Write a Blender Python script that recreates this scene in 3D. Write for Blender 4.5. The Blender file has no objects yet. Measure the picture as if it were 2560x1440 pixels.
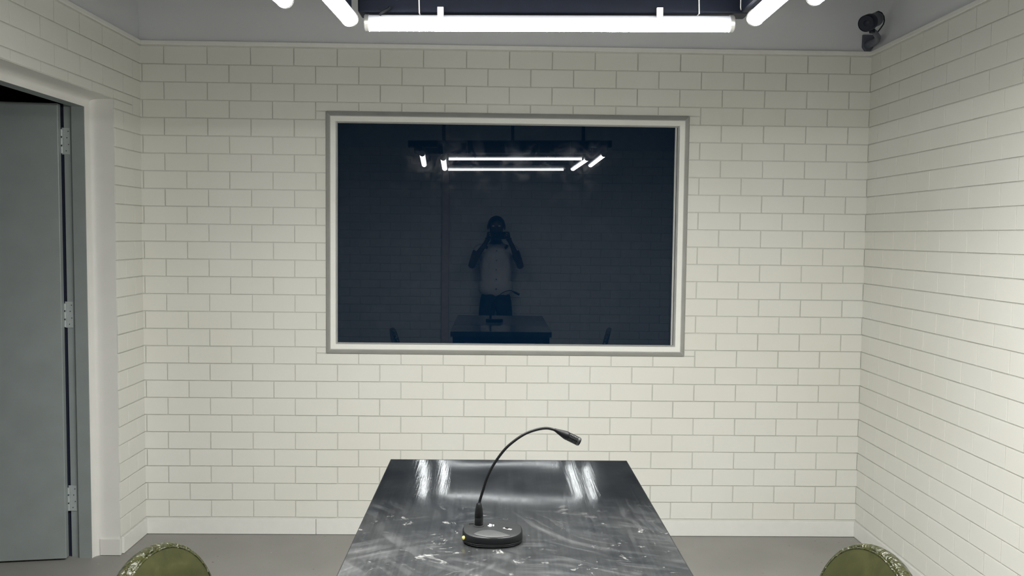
import bpy, bmesh, math, random
from mathutils import Matrix, Vector

random.seed(7)
S = bpy.context.scene
COL = S.collection
PI = math.pi

# ------------------------------------------------------------------ camera
F_PX = 2178.2
CAM = Vector((-0.0114, -4.2688, 1.4925))
R_AX = Vector((0.99973, -0.01928, 0.01137))
U_AX = Vector((-0.01016, 0.06036, 0.99813))
B_AX = R_AX.cross(U_AX)
U_AX = B_AX.cross(R_AX)
cam_data = bpy.data.cameras.new('camera')
cam_data.sensor_width = 36.0
cam_data.sensor_fit = 'HORIZONTAL'
cam_data.lens = 36.0 * F_PX / 2560.0
cam_data.clip_start = 0.01
cam = bpy.data.objects.new('camera', cam_data)
COL.objects.link(cam)
rot = Matrix((R_AX.normalized(), U_AX.normalized(), B_AX.normalized())).transposed().to_4x4()
cam.matrix_world = Matrix.Translation(CAM) @ rot
S.camera = cam

# ------------------------------------------------------------------ world, exposure
LAMP = 255.0                   # radiance of the six tube diffusers, straight down
world = bpy.data.worlds.new('world')
S.world = world
world.use_nodes = True
bg = world.node_tree.nodes['Background']
bg.inputs[0].default_value = (0.5, 0.55, 0.6, 1)
bg.inputs[1].default_value = 0.0
S.view_settings.view_transform = 'Standard'
S.view_settings.look = 'None'
S.view_settings.exposure = 0.0
S.view_settings.gamma = 1.0
S.view_settings.use_curve_mapping = False
S.cycles.use_denoising = True
S.cycles.max_bounces = 10
S.cycles.diffuse_bounces = 6
S.cycles.glossy_bounces = 5
S.cycles.caustics_reflective = True
S.cycles.blur_glossy = 0.0
S.cycles.sample_clamp_indirect = 20.0

# ------------------------------------------------------------------ materials
def srgb(r, g, b):
    def c(v):
        v /= 255.0
        return v / 12.92 if v <= 0.04045 else ((v + 0.055) / 1.055) ** 2.4
    return (c(r), c(g), c(b), 1.0)

class NT:
    def __init__(self, name):
        self.m = bpy.data.materials.new(name)
        self.m.use_nodes = True
        self.t = self.m.node_tree
        self.b = self.t.nodes['Principled BSDF']
        self.co = self.t.nodes.new('ShaderNodeTexCoord')
    def n(self, kind, **kw):
        nd = self.t.nodes.new('ShaderNode' + kind)
        for k, v in kw.items():
            setattr(nd, k, v)
        return nd
    def link(self, a, b):
        self.t.links.new(a, b)
    def val(self, node, **kw):
        for k, v in kw.items():
            node.inputs[k.replace('_', ' ')].default_value = v
        return node
    def noise(self, scale, detail=3.0, rough=0.5, coord='Object', distort=0.0, vec=None):
        nd = self.n('TexNoise')
        nd.inputs['Scale'].default_value = scale
        nd.inputs['Detail'].default_value = detail
        nd.inputs['Roughness'].default_value = rough
        nd.inputs['Distortion'].default_value = distort
        self.link(vec if vec is not None else self.co.outputs[coord], nd.inputs['Vector'])
        return nd
    def mapping(self, scale=(1, 1, 1), rotz=0.0, coord='Object'):
        mp = self.n('Mapping')
        mp.inputs['Scale'].default_value = scale
        mp.inputs['Rotation'].default_value = (0, 0, rotz)
        self.link(self.co.outputs[coord], mp.inputs['Vector'])
        return mp.outputs[0]
    def ramp(self, src, stops):
        r = self.n('ValToRGB')
        e = r.color_ramp.elements
        while len(e) < len(stops):
            e.new(0.5)
        for el, (p, c) in zip(e, stops):
            el.position = p
            el.color = c if len(c) == 4 else (*c, 1)
        self.link(src, r.inputs['Fac'])
        return r
    def bump(self, src, strength=0.2, dist=0.01):
        bp = self.n('Bump')
        bp.inputs['Strength'].default_value = strength
        bp.inputs['Distance'].default_value = dist
        self.link(src, bp.inputs['Height'])
        self.link(bp.outputs[0], self.b.inputs['Normal'])
        return bp

def plain(name, col, rough=0.5, metal=0.0, spec=0.5, var=0.06, scale=25.0, bump=0.0, bscale=200.0, coord='Object', bdist=0.002):
    t = NT(name)
    t.b.inputs['Roughness'].default_value = rough
    t.b.inputs['Metallic'].default_value = metal
    t.b.inputs['Specular IOR Level'].default_value = spec
    nz = t.noise(scale, 4.0, coord=coord)
    lo = tuple(c * (1 - var) for c in col[:3]) + (1,)
    hi = tuple(min(1, c * (1 + var)) for c in col[:3]) + (1,)
    r = t.ramp(nz.outputs['Fac'], [(0.3, lo), (0.7, hi)])
    t.link(r.outputs[0], t.b.inputs['Base Color'])
    if bump:
        t.bump(t.noise(bscale, 3.0, coord=coord).outputs['Fac'], bump, bdist)
    return t.m

def brick_mat(name, col):
    # off-white emulsion, slightly different hue on each brick
    t = NT(name)
    t.b.inputs['Roughness'].default_value = 0.8
    t.b.inputs['Specular IOR Level'].default_value = 0.15
    oi = t.n('ObjectInfo')
    wn = t.n('Mapping')
    wn.inputs['Scale'].default_value = (1, 1, 1)
    geo = t.n('NewGeometry')
    nz = t.n('TexNoise')
    nz.inputs['Scale'].default_value = 1.6
    nz.inputs['Detail'].default_value = 4.0
    t.link(geo.outputs['Position'], nz.inputs['Vector'])
    a = tuple(c * 0.95 for c in col[:3])
    r = t.ramp(nz.outputs['Fac'], [(0.3, (a[0], a[1], a[2] * 0.96, 1)), (0.7, col)])
    r2 = t.ramp(oi.outputs['Random'], [(0.0, (0.985, 0.985, 0.985, 1)), (1.0, (1, 0.998, 0.995, 1))])
    mx = t.n('MixRGB', blend_type='MULTIPLY')
    mx.inputs[0].default_value = 1.0
    t.link(r.outputs[0], mx.inputs[1])
    t.link(r2.outputs[0], mx.inputs[2])
    t.link(mx.outputs[0], t.b.inputs['Base Color'])
    n2 = t.n('TexNoise')
    n2.inputs['Scale'].default_value = 60
    n2.inputs['Detail'].default_value = 3
    t.link(geo.outputs['Position'], n2.inputs['Vector'])
    t.bump(n2.outputs['Fac'], 0.06, 0.004)
    return t.m

M = {}
M['brick'] = brick_mat('painted_brick', (0.70, 0.70, 0.662, 1))
M['grout'] = plain('painted_grout', (0.60, 0.60, 0.565), 0.7, var=0.03)
M['trim'] = plain('painted_trim', (0.71, 0.71, 0.68), 0.5, var=0.02)
M['upper'] = plain('upper_wall_paint', (0.58, 0.595, 0.61), 0.7, var=0.03, scale=2.0)
M['ceiling'] = plain('ceiling_paint', (0.10, 0.105, 0.12), 0.8, var=0.03, scale=2.0)
M['plaster'] = plain('painted_plaster', (0.68, 0.675, 0.645), 0.5, var=0.03, scale=6.0)
M['frame_white'] = plain('white_frame_paint', (0.76, 0.76, 0.72), 0.4, var=0.015)
M['frame_grey'] = plain('grey_frame_paint', (0.40, 0.405, 0.395), 0.4, var=0.06, scale=12)
M['steel_door'] = plain('grey_green_door_paint', (0.255, 0.288, 0.285), 0.38, var=0.06, scale=8, bump=0.05, bscale=300)
M['hinge'] = plain('hinge_steel', (0.38, 0.42, 0.42), 0.35, metal=0.1)
M['dark_hole'] = plain('dark_screw', (0.015, 0.018, 0.022), 0.5)
M['hall'] = plain('hall_darkness', (0.012, 0.016, 0.040), 0.9)  # darkness of the unlit passage put into the wall colour as near-black navy
M['black_beam'] = plain('black_beam_paint', (0.0045, 0.0075, 0.017), 0.5, spec=0.22, var=0.15)
M['cap'] = plain('silver_end_cap', (0.62, 0.62, 0.60), 0.3, metal=0.6, var=0.04)
M['housing'] = plain('white_batten_plastic', (0.80, 0.82, 0.90), 0.4, var=0.01)
M['clip'] = plain('white_clip_plastic', (0.82, 0.82, 0.83), 0.4, var=0.01)
M['white_cable'] = plain('white_cable_sheath', (0.80, 0.80, 0.78), 0.4, var=0.01)
M['black_rubber'] = plain('black_cable_sheath', (0.006, 0.007, 0.010), 0.6, spec=0.2)
M['cctv_dark'] = plain('navy_black_shell', (0.008, 0.012, 0.024), 0.4, spec=0.25, var=0.1)
M['cctv_body'] = plain('slate_camera_body', (0.050, 0.060, 0.090), 0.4, spec=0.3, var=0.1)
M['cctv_bracket'] = plain('slate_bracket_metal', (0.085, 0.095, 0.125), 0.4, metal=0.2, var=0.1)
M['mic_black'] = plain('matt_black_plastic', (0.0035, 0.004, 0.005), 0.45, spec=0.2, var=0.1, scale=60)
M['mic_top'] = plain('charcoal_plastic', (0.018, 0.0195, 0.020), 0.38, spec=0.4, var=0.08, scale=80)
M['mic_plate'] = plain('grey_button_plastic', (0.050, 0.053, 0.052), 0.38, spec=0.4, var=0.05, scale=80)
M['mic_mark'] = plain('white_print', (0.85, 0.85, 0.85), 0.5, var=0.0)
M['mic_switch'] = plain('grey_switch', (0.30, 0.30, 0.29), 0.45, var=0.02)
M['yellow'] = plain('yellow_dot_plastic', (0.75, 0.68, 0.22), 0.4, var=0.02)
M['leg_black'] = plain('black_leg_paint', (0.018, 0.019, 0.022), 0.4, var=0.1)
M['skin'] = plain('deep_brown_skin', (0.055, 0.030, 0.020), 0.5, var=0.08)
M['hair'] = plain('black_hair', (0.006, 0.005, 0.005), 0.6, bump=0.4)
M['shirt'] = plain('pale_shirt_cloth', (0.62, 0.60, 0.57), 0.85, var=0.05, bump=0.25, bscale=18, bdist=0.02)
M['button'] = plain('dark_button', (0.02, 0.02, 0.03), 0.4)
M['trousers'] = plain('dark_navy_trouser_cloth', (0.012, 0.014, 0.022), 0.85)
M['shoe'] = plain('black_shoe_leather', (0.01, 0.01, 0.01), 0.4)
M['phone'] = plain('black_phone_glass', (0.012, 0.012, 0.014), 0.15)
M['brown_trim'] = plain('brown_timber', (0.62, 0.52, 0.47), 0.55, var=0.1)

def floor_mat():
    t = NT('grey_floor_sheet')
    t.b.inputs['Roughness'].default_value = 0.55
    t.b.inputs['Specular IOR Level'].default_value = 0.35
    n1 = t.noise(3.0, 6.0)
    r = t.ramp(n1.outputs['Fac'], [(0.3, (0.245, 0.240, 0.222)), (0.7, (0.285, 0.280, 0.260))])
    n2 = t.noise(38.0, 2.0)
    r2 = t.ramp(n2.outputs['Fac'], [(0.24, (0.55, 0.55, 0.55)), (0.29, (1, 1, 1)), (0.74, (1, 1, 1)), (0.79, (1.5, 1.5, 1.45))])
    mx = t.n('MixRGB', blend_type='MULTIPLY')
    mx.inputs[0].default_value = 1.0
    t.link(r.outputs[0], mx.inputs[1]); t.link(r2.outputs[0], mx.inputs[2])
    t.link(mx.outputs[0], t.b.inputs['Base Color'])
    t.bump(t.noise(150.0, 2.0).outputs['Fac'], 0.08, 0.002)
    return t.m
M['floor'] = floor_mat()

def pane_mat():
    # one-way glass: dark navy behind a mirror-smooth dielectric face
    t = NT('dark_one_way_glass')
    t.b.inputs['Base Color'].default_value = (0.0010, 0.0085, 0.0225, 1)
    t.b.inputs['Roughness'].default_value = 0.0
    sm = t.noise(9.0, 6.0, 0.65, distort=0.8)
    smr = t.ramp(sm.outputs['Fac'], [(0.48, (0.02, 0.02, 0.02)), (0.72, (0.30, 0.30, 0.30))])
    t.link(smr.outputs[0], t.b.inputs['Coat Weight'])
    t.b.inputs['Coat Roughness'].default_value = 0.13
    t.b.inputs['Coat IOR'].default_value = 1.3
    t.b.inputs['IOR'].default_value = 1.44
    t.b.inputs['Specular Tint'].default_value = (0.92, 0.97, 1.0, 1)
    return t.m
M['pane'] = pane_mat()

def diffuser_mat():
    # frosted half-round cover over a downward LED strip: brightest straight below the strip
    t = NT('lit_tube_diffuser')
    t.b.inputs['Base Color'].default_value = (0.9, 0.9, 0.9, 1)
    t.b.inputs['Emission Color'].default_value = (1.0, 0.99, 0.965, 1)
    geo = t.n('NewGeometry'); sep = t.n('SeparateXYZ'); t.link(geo.outputs['True Normal'], sep.inputs[0])
    a = t.n('Math', operation='ABSOLUTE'); t.link(sep.outputs['Z'], a.inputs[0])
    p = t.n('Math', operation='POWER'); t.link(a.outputs[0], p.inputs[0]); p.inputs[1].default_value = 2.4
    m = t.n('Math', operation='MULTIPLY_ADD'); t.link(p.outputs[0], m.inputs[0])
    m.inputs[1].default_value = LAMP * 0.98; m.inputs[2].default_value = LAMP * 0.02
    t.link(m.outputs[0], t.b.inputs['Emission Strength'])
    return t.m
M['diffuser'] = diffuser_mat()

def tabletop_mat():
    # scuffed dark steel sheet: fine lengthwise brushing, hazy wiped arcs and dried smears
    t = NT('scuffed_dark_steel')
    obj = t.co.outputs['Object']
    brush = t.noise(1.0, 5.0, 0.6, vec=t.mapping((150, 4, 1)))
    cloud = t.noise(4.5, 5.0, 0.6, distort=0.5)
    def math_(op, a, b=None):
        m = t.n('Math', operation=op)
        for i, q in enumerate((a, b)):
            if q is None: continue
            if isinstance(q, (int, float)): m.inputs[i].default_value = q
            else: t.link(q, m.inputs[i])
        return m.outputs[0]
    sep = t.n('SeparateXYZ'); t.link(obj, sep.inputs[0])
    wobn = t.noise(3.0, 2.0)
    wob = math_('MULTIPLY', math_('SUBTRACT', wobn.outputs['Fac'], 0.5), 0.10)
    def arcs(cx, cy, kr, ka, seed):
        dx = math_('ADD', math_('SUBTRACT', sep.outputs['X'], cx), wob)
        dy = math_('ADD', math_('SUBTRACT', sep.outputs['Y'], cy), wob)
        r = math_('SQRT', math_('ADD', math_('MULTIPLY', dx, dx), math_('MULTIPLY', dy, dy)))
        th = math_('ARCTAN2', dy, dx)
        cb = t.n('CombineXYZ')
        t.link(math_('MULTIPLY', r, kr), cb.inputs[0]); t.link(math_('MULTIPLY', th, ka), cb.inputs[1]); cb.inputs[2].default_value = seed
        return t.noise(1.0, 4.0, 0.55, vec=cb.outputs[0]).outputs['Fac']
    a1 = t.ramp(arcs(-0.55, -0.05, 42, 1.8, 0.0), [(0.48, (0, 0, 0)), (0.72, (1, 1, 1))]).outputs[0]
    a2 = t.ramp(arcs(0.42, 0.30, 38, 1.6, 7.3), [(0.50, (0, 0, 0)), (0.74, (1, 1, 1))]).outputs[0]
    a3 = t.ramp(arcs(0.05, -0.75, 34, 2.2, 3.1), [(0.50, (0, 0, 0)), (0.74, (1, 1, 1))]).outputs[0]
    p1 = t.ramp(t.noise(4.2, 3.0, 0.5, distort=0.4).outputs['Fac'], [(0.42, (0, 0, 0)), (0.58, (1, 1, 1))]).outputs[0]
    p2 = t.ramp(t.noise(5.7, 3.0, 0.5, distort=0.8).outputs['Fac'], [(0.40, (0, 0, 0)), (0.60, (1, 1, 1))]).outputs[0]
    m12 = t.n('MixRGB'); t.link(p1, m12.inputs[0]); t.link(a1, m12.inputs[1]); t.link(a2, m12.inputs[2])
    m123 = t.n('MixRGB'); t.link(p2, m123.inputs[0]); t.link(m12.outputs[0], m123.inputs[1]); t.link(a3, m123.inputs[2])
    # dried smears sit on the near half of the sheet (they would move with the table)
    wobb = math_('MULTIPLY', math_('SUBTRACT', cloud.outputs['Fac'], 0.5), 0.45)
    near = t.n('MapRange'); near.inputs['From Min'].default_value = 0.235; near.inputs['From Max'].default_value = 0.03
    t.link(math_('ADD', sep.outputs['Y'], wobb), near.inputs['Value'])
    # small crisp dried streaks
    cr = t.ramp(t.noise(11.0, 8.0, 0.72, distort=2.6).outputs['Fac'], [(0.595, (0, 0, 0)), (0.68, (1, 1, 1))]).outputs[0]
    crisp = math_('MULTIPLY', math_('MULTIPLY', cr, near.outputs[0]), 0.75)
    haze = math_('MULTIPLY', math_('MULTIPLY', m123.outputs[0], math_('ADD', math_('MULTIPLY', near.outputs[0], 0.85), 0.08)), 0.45)
    smear = math_('MAXIMUM', haze, crisp)
    basec = t.ramp(cloud.outputs['Fac'], [(0.36, (0.075, 0.083, 0.092)), (0.66, (0.185, 0.192, 0.195))])
    br = t.ramp(brush.outputs['Fac'], [(0.3, (0.82, 0.82, 0.82)), (0.7, (1.12, 1.12, 1.1))])
    m1 = t.n('MixRGB', blend_type='MULTIPLY'); m1.inputs[0].default_value = 1.0
    t.link(basec.outputs[0], m1.inputs[1]); t.link(br.outputs[0], m1.inputs[2])
    m2 = t.n('MixRGB'); t.link(smear, m2.inputs[0]); t.link(m1.outputs[0], m2.inputs[1])
    m2.inputs[2].default_value = (0.15, 0.15, 0.146, 1)
    m3 = t.n('MixRGB'); t.link(crisp, m3.inputs[0]); t.link(m2.outputs[0], m3.inputs[1]); m3.inputs[2].default_value = (0.36, 0.36, 0.34, 1)
    t.link(m3.outputs[0], t.b.inputs['Base Color'])
    met = math_('SUBTRACT', math_('SUBTRACT', 0.97, math_('MULTIPLY', smear, 0.75)), math_('MULTIPLY', near.outputs[0], 0.10))
    t.link(met, t.b.inputs['Metallic'])
    ro = t.n('MapRange'); ro.inputs['To Min'].default_value = 0.028; ro.inputs['To Max'].default_value = 0.088
    t.link(brush.outputs['Fac'], ro.inputs['Value'])
    rough = math_('ADD', math_('ADD', math_('MULTIPLY', ro.outputs[0], 1.5), 0.22), math_('MULTIPLY', smear, 0.25))
    t.link(rough, t.b.inputs['Roughness'])
    t.link(math_('ADD', ro.outputs[0], math_('MULTIPLY', near.outputs[0], 0.10)), t.b.inputs['Coat Roughness'])
    t.link(math_('SUBTRACT', 1.0, math_('MULTIPLY', near.outputs[0], 0.75)), t.b.inputs['Coat Weight'])
    t.b.inputs['Coat IOR'].default_value = 2.0
    # gentle ripples in the sheet, brushing relief, raised dried marks
    dent = t.noise(2.6, 1.0, 0.4)
    b1 = t.n('Bump'); b1.inputs['Strength'].default_value = 0.25; b1.inputs['Distance'].default_value = 0.004
    t.link(dent.outputs['Fac'], b1.inputs['Height'])
    b2 = t.n('Bump'); b2.inputs['Strength'].default_value = 0.05; b2.inputs['Distance'].default_value = 0.002
    t.link(brush.outputs['Fac'], b2.inputs['Height']); t.link(b1.outputs[0], b2.inputs['Normal'])
    b3 = t.n('Bump'); b3.inputs['Strength'].default_value = 0.2; b3.inputs['Distance'].default_value = 0.0015
    t.link(crisp, b3.inputs['Height']); t.link(b2.outputs[0], b3.inputs['Normal'])
    t.link(b3.outputs[0], t.b.inputs['Normal'])
    t.link(b2.outputs[0], t.b.inputs['Coat Normal'])
    return t.m
M['steel_top'] = tabletop_mat()
M['steel_edge'] = plain('dark_steel_edge', (0.10, 0.105, 0.11), 0.35, metal=0.9, var=0.15)

def vinyl_mat(name, col, crinkle):
    t = NT(name)
    n1 = t.noise(14.0, 6.0, 0.65, distort=0.6)
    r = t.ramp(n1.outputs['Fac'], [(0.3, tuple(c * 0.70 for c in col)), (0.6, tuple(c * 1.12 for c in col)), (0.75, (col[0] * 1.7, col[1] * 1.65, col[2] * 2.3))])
    t.link(r.outputs[0], t.b.inputs['Base Color'])
    if crinkle:
        t.b.inputs['Roughness'].default_value = 0.14
        t.b.inputs['Specular IOR Level'].default_value = 0.55
        vo = t.n('TexVoronoi', feature='F1')
        vo.inputs['Scale'].default_value = 75
        t.link(t.noise(30, 3.0).outputs['Color'], vo.inputs['Vector'])
        t.link(t.co.outputs['Object'], vo.inputs['Vector'])
        nz = t.noise(55.0, 4.0, 0.6, distort=1.0)
        mx = t.n('Math', operation='ADD')
        t.link(vo.outputs['Distance'], mx.inputs[0]); t.link(nz.outputs['Fac'], mx.inputs[1])
        t.bump(mx.outputs[0], 0.75, 0.010)
    else:
        t.b.inputs['Roughness'].default_value = 0.5
        t.b.inputs['Specular IOR Level'].default_value = 0.35
        t.bump(t.noise(40, 4.0).outputs['Fac'], 0.12, 0.004)
    return t.m
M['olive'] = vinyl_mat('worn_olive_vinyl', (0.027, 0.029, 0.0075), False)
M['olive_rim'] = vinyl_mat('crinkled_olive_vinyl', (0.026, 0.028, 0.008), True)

# ------------------------------------------------------------------ helpers
def add(name, mesh, parent=None, loc=(0, 0, 0), rot=None, kind=None):
    o = bpy.data.objects.new(name, mesh)
    COL.objects.link(o)
    o.location = loc
    if rot is not None:
        o.rotation_euler = rot
    if parent is not None:
        o.parent = parent
    if kind:
        o['kind'] = kind
    return o

def empty(name, loc=(0, 0, 0), rotz=0.0):
    o = bpy.data.objects.new(name, None)
    o.empty_display_size = 0.05
    COL.objects.link(o)
    o.location = loc
    o.rotation_euler = (0, 0, rotz)
    return o

def tag(o, label, cat, group=None):
    o['label'] = label
    o['category'] = cat
    if group:
        o['group'] = group
    return o

class B:
    """collects shapes and becomes one mesh"""
    def __init__(self):
        self.v, self.f = [], []
    def quad_grid(self, rings, closed_u=True, closed_v=False, cap0=False, cap1=False):
        n0 = len(self.v); nu = len(rings[0])
        for r in rings:
            self.v += [tuple(p) for p in r]
        nr = len(rings)
        for j in range(nr if closed_v else nr - 1):
            j2 = (j + 1) % nr
            for i in range(nu if closed_u else nu - 1):
                i2 = (i + 1) % nu
                self.f.append((n0 + j * nu + i, n0 + j * nu + i2, n0 + j2 * nu + i2, n0 + j2 * nu + i))
        if cap0:
            self.f.append(tuple(n0 + i for i in reversed(range(nu))))
        if cap1:
            self.f.append(tuple(n0 + (nr - 1) * nu + i for i in range(nu)))
        return self
    def box(self, x0, x1, y0, y1, z0, z1):
        n = len(self.v)
        self.v += [(x0, y0, z0), (x1, y0, z0), (x1, y1, z0), (x0, y1, z0), (x0, y0, z1), (x1, y0, z1), (x1, y1, z1), (x0, y1, z1)]
        for q in ((0, 3, 2, 1), (4, 5, 6, 7), (0, 1, 5, 4), (1, 2, 6, 5), (2, 3, 7, 6), (3, 0, 4, 7)):
            self.f.append(tuple(n + i for i in q))
        return self
    def tube(self, pts, rad, n=10, cap=True):
        pts = [Vector(p) for p in pts]
        rr = rad if isinstance(rad, (list, tuple)) else [rad] * len(pts)
        rings = []
        up = None
        for i, p in enumerate(pts):
            d = (pts[min(i + 1, len(pts) - 1)] - pts[max(i - 1, 0)]).normalized()
            if up is None:
                a = Vector((0, 0, 1)) if abs(d.z) < 0.9 else Vector((1, 0, 0))
                up = (a - d * a.dot(d)).normalized()
            else:
                up = (up - d * up.dot(d)).normalized()
            s = d.cross(up)
            rings.append([p + (up * math.cos(2 * PI * k / n) + s * math.sin(2 * PI * k / n)) * rr[i] for k in range(n)])
        return self.quad_grid(rings, cap0=cap, cap1=cap)
    def lathe(self, prof, n=24, cap0=True, cap1=True, center=(0, 0)):
        rings = [[(center[0] + r * math.cos(2 * PI * k / n), center[1] + r * math.sin(2 * PI * k / n), z) for k in range(n)] for r, z in prof]
        return self.quad_grid(rings, cap0=cap0, cap1=cap1)
    def prism(self, poly, z0, z1):
        return self.quad_grid([[(x, y, z0) for x, y in poly], [(x, y, z1) for x, y in poly]], cap0=True, cap1=True)
    def xf(self, mat):
        self.v = [tuple(mat @ Vector(p)) for p in self.v]
        return self
    def mesh(self, name, mat, smooth=False, bevel=0.0, seg=2, angle=40):
        me = bpy.data.meshes.new(name)
        me.from_pydata(self.v, [], self.f)
        bm = bmesh.new(); bm.from_mesh(me)
        bmesh.ops.remove_doubles(bm, verts=bm.verts, dist=1e-6)
        bmesh.ops.recalc_face_normals(bm, faces=bm.faces)
        if bevel:
            ed = [e for e in bm.edges if len(e.link_faces) == 2 and e.calc_face_angle(0) > math.radians(angle)]
            bmesh.ops.bevel(bm, geom=ed, offset=bevel, segments=seg, profile=0.5, affect='EDGES', clamp_overlap=True)
        if smooth:
            for fc in bm.faces:
                fc.smooth = True
            for e in bm.edges:
                if len(e.link_faces) == 2 and e.calc_face_angle(0) > math.radians(angle):
                    e.smooth = False
        bm.to_mesh(me); bm.free()
        me.materials.append(mat)
        return me

def boxm(name, mat, x0, x1, y0, y1, z0, z1, bevel=0.0, seg=2):
    return B().box(x0, x1, y0, y1, z0, z1).mesh(name, mat, bevel=bevel, seg=seg)

# ------------------------------------------------------------------ room dimensions (metres)
CH = 0.085                # brick course
BW = 0.20724              # brick length
XL, XR = -1.727, 1.816
YR = -4.76                # rear wall
ZTRIM0, ZTRIM1 = 28 * CH, 2.404
ZTOP = 3.0
OP_Y0, OP_Y1, OP_Z = -0.292, -1.33, 2.083     # door opening in the side wall
X_REV = -1.836            # depth of the plaster reveal
WX0, WX1, WZ0, WZ1 = -0.833, 0.927, 0.905, 2.081   # window frame outer edge
GAP = 0.0046
PROUD = 0.0058

# floor and ceiling
fl = add('floor', boxm('floor', M['floor'], XL - 1.5, XR + 0.12, YR - 0.12, 0.12, -0.1, 0.0), kind='structure')
ce = add('ceiling', boxm('ceiling', M['ceiling'], XL - 0.12, XR + 0.12, YR - 0.12, 0.12, ZTOP, ZTOP + 0.1), kind='structure')

# ---- wall shells
wb = B()
wb.box(XL - 0.12, XR + 0.12, 0, 0.12, 0, WZ0 + 0.03)
wb.box(XL - 0.12, XR + 0.12, 0, 0.12, WZ1 - 0.03, ZTRIM0 + 0.01)
wb.box(XL - 0.12, WX0 + 0.03, 0, 0.12, WZ0 + 0.03, WZ1 - 0.03)
wb.box(WX1 - 0.03, XR + 0.12, 0, 0.12, WZ0 + 0.03, WZ1 - 0.03)
wall_back = add('wall_back', wb.mesh('wall_back', M['grout']), kind='structure')
add('upper_panel', boxm('upper_panel', M['upper'], XL, XR, 0.0, 0.12, ZTRIM0 + 0.01, ZTOP), wall_back)
wall_right = add('wall_right', boxm('wall_right', M['grout'], XR, XR + 0.12, YR, 0, 0, ZTRIM0 + 0.01), kind='structure')
add('upper_panel', boxm('upper_panel', M['upper'], XR, XR + 0.12, YR, 0, ZTRIM0 + 0.01, ZTOP), wall_right)
wl = B()
wl.box(XL - 0.10, XL, OP_Y0, 0, 0, ZTRIM0 + 0.01)
wl.box(XL - 0.10, XL, YR, OP_Y1, 0, ZTRIM0 + 0.01)
wl.box(XL - 0.10, XL, OP_Y1, OP_Y0, OP_Z, ZTRIM0 + 0.01)
wall_left = add('wall_left', wl.mesh('wall_left', M['grout']), kind='structure')
add('upper_panel', boxm('upper_panel', M['upper'], XL - 0.10, XL, YR, 0, ZTRIM0 + 0.01, ZTOP), wall_left)
wall_rear = add('wall_rear', boxm('wall_rear', M['grout'], XL - 0.1, XR + 0.12, YR - 0.12, YR, 0, ZTRIM0 + 0.01), kind='structure')
add('upper_panel', boxm('upper_panel', M['upper'], XL - 0.1, XR + 0.12, YR - 0.12, YR, ZTRIM0 + 0.01, ZTOP), wall_rear)

# ---- bricks.  A brick is modelled in a local frame: u along the wall, v up, w out of the wall
def brick_geo(w, h, d, c=0.0009):
    a, b = w / 2, h / 2
    v = [(-a, -b, 0), (a, -b, 0), (a, b, 0), (-a, b, 0),
         (-a, -b, d - c), (a, -b, d - c), (a, b, d - c), (-a, b, d - c),
         (-a + c, -b + c, d), (a - c, -b + c, d), (a - c, b - c, d), (-a + c, b - c, d)]
    f = [(8, 9, 10, 11)]
    for k in range(4):
        k2 = (k + 1) % 4
        f.append((k, k2, 4 + k2, 4 + k)); f.append((4 + k, 4 + k2, 8 + k2, 8 + k))
    return v, f
_brick_cache = {}
def brick_mesh(w, h):
    key = (round(w, 4), round(h, 4))
    if key not in _brick_cache:
        v, f = brick_geo(w, h, PROUD)
        me = bpy.data.meshes.new('brick'); me.from_pydata(v, [], f); me.materials.append(M['brick'])
        _brick_cache[key] = me
    return _brick_cache[key]

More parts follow.
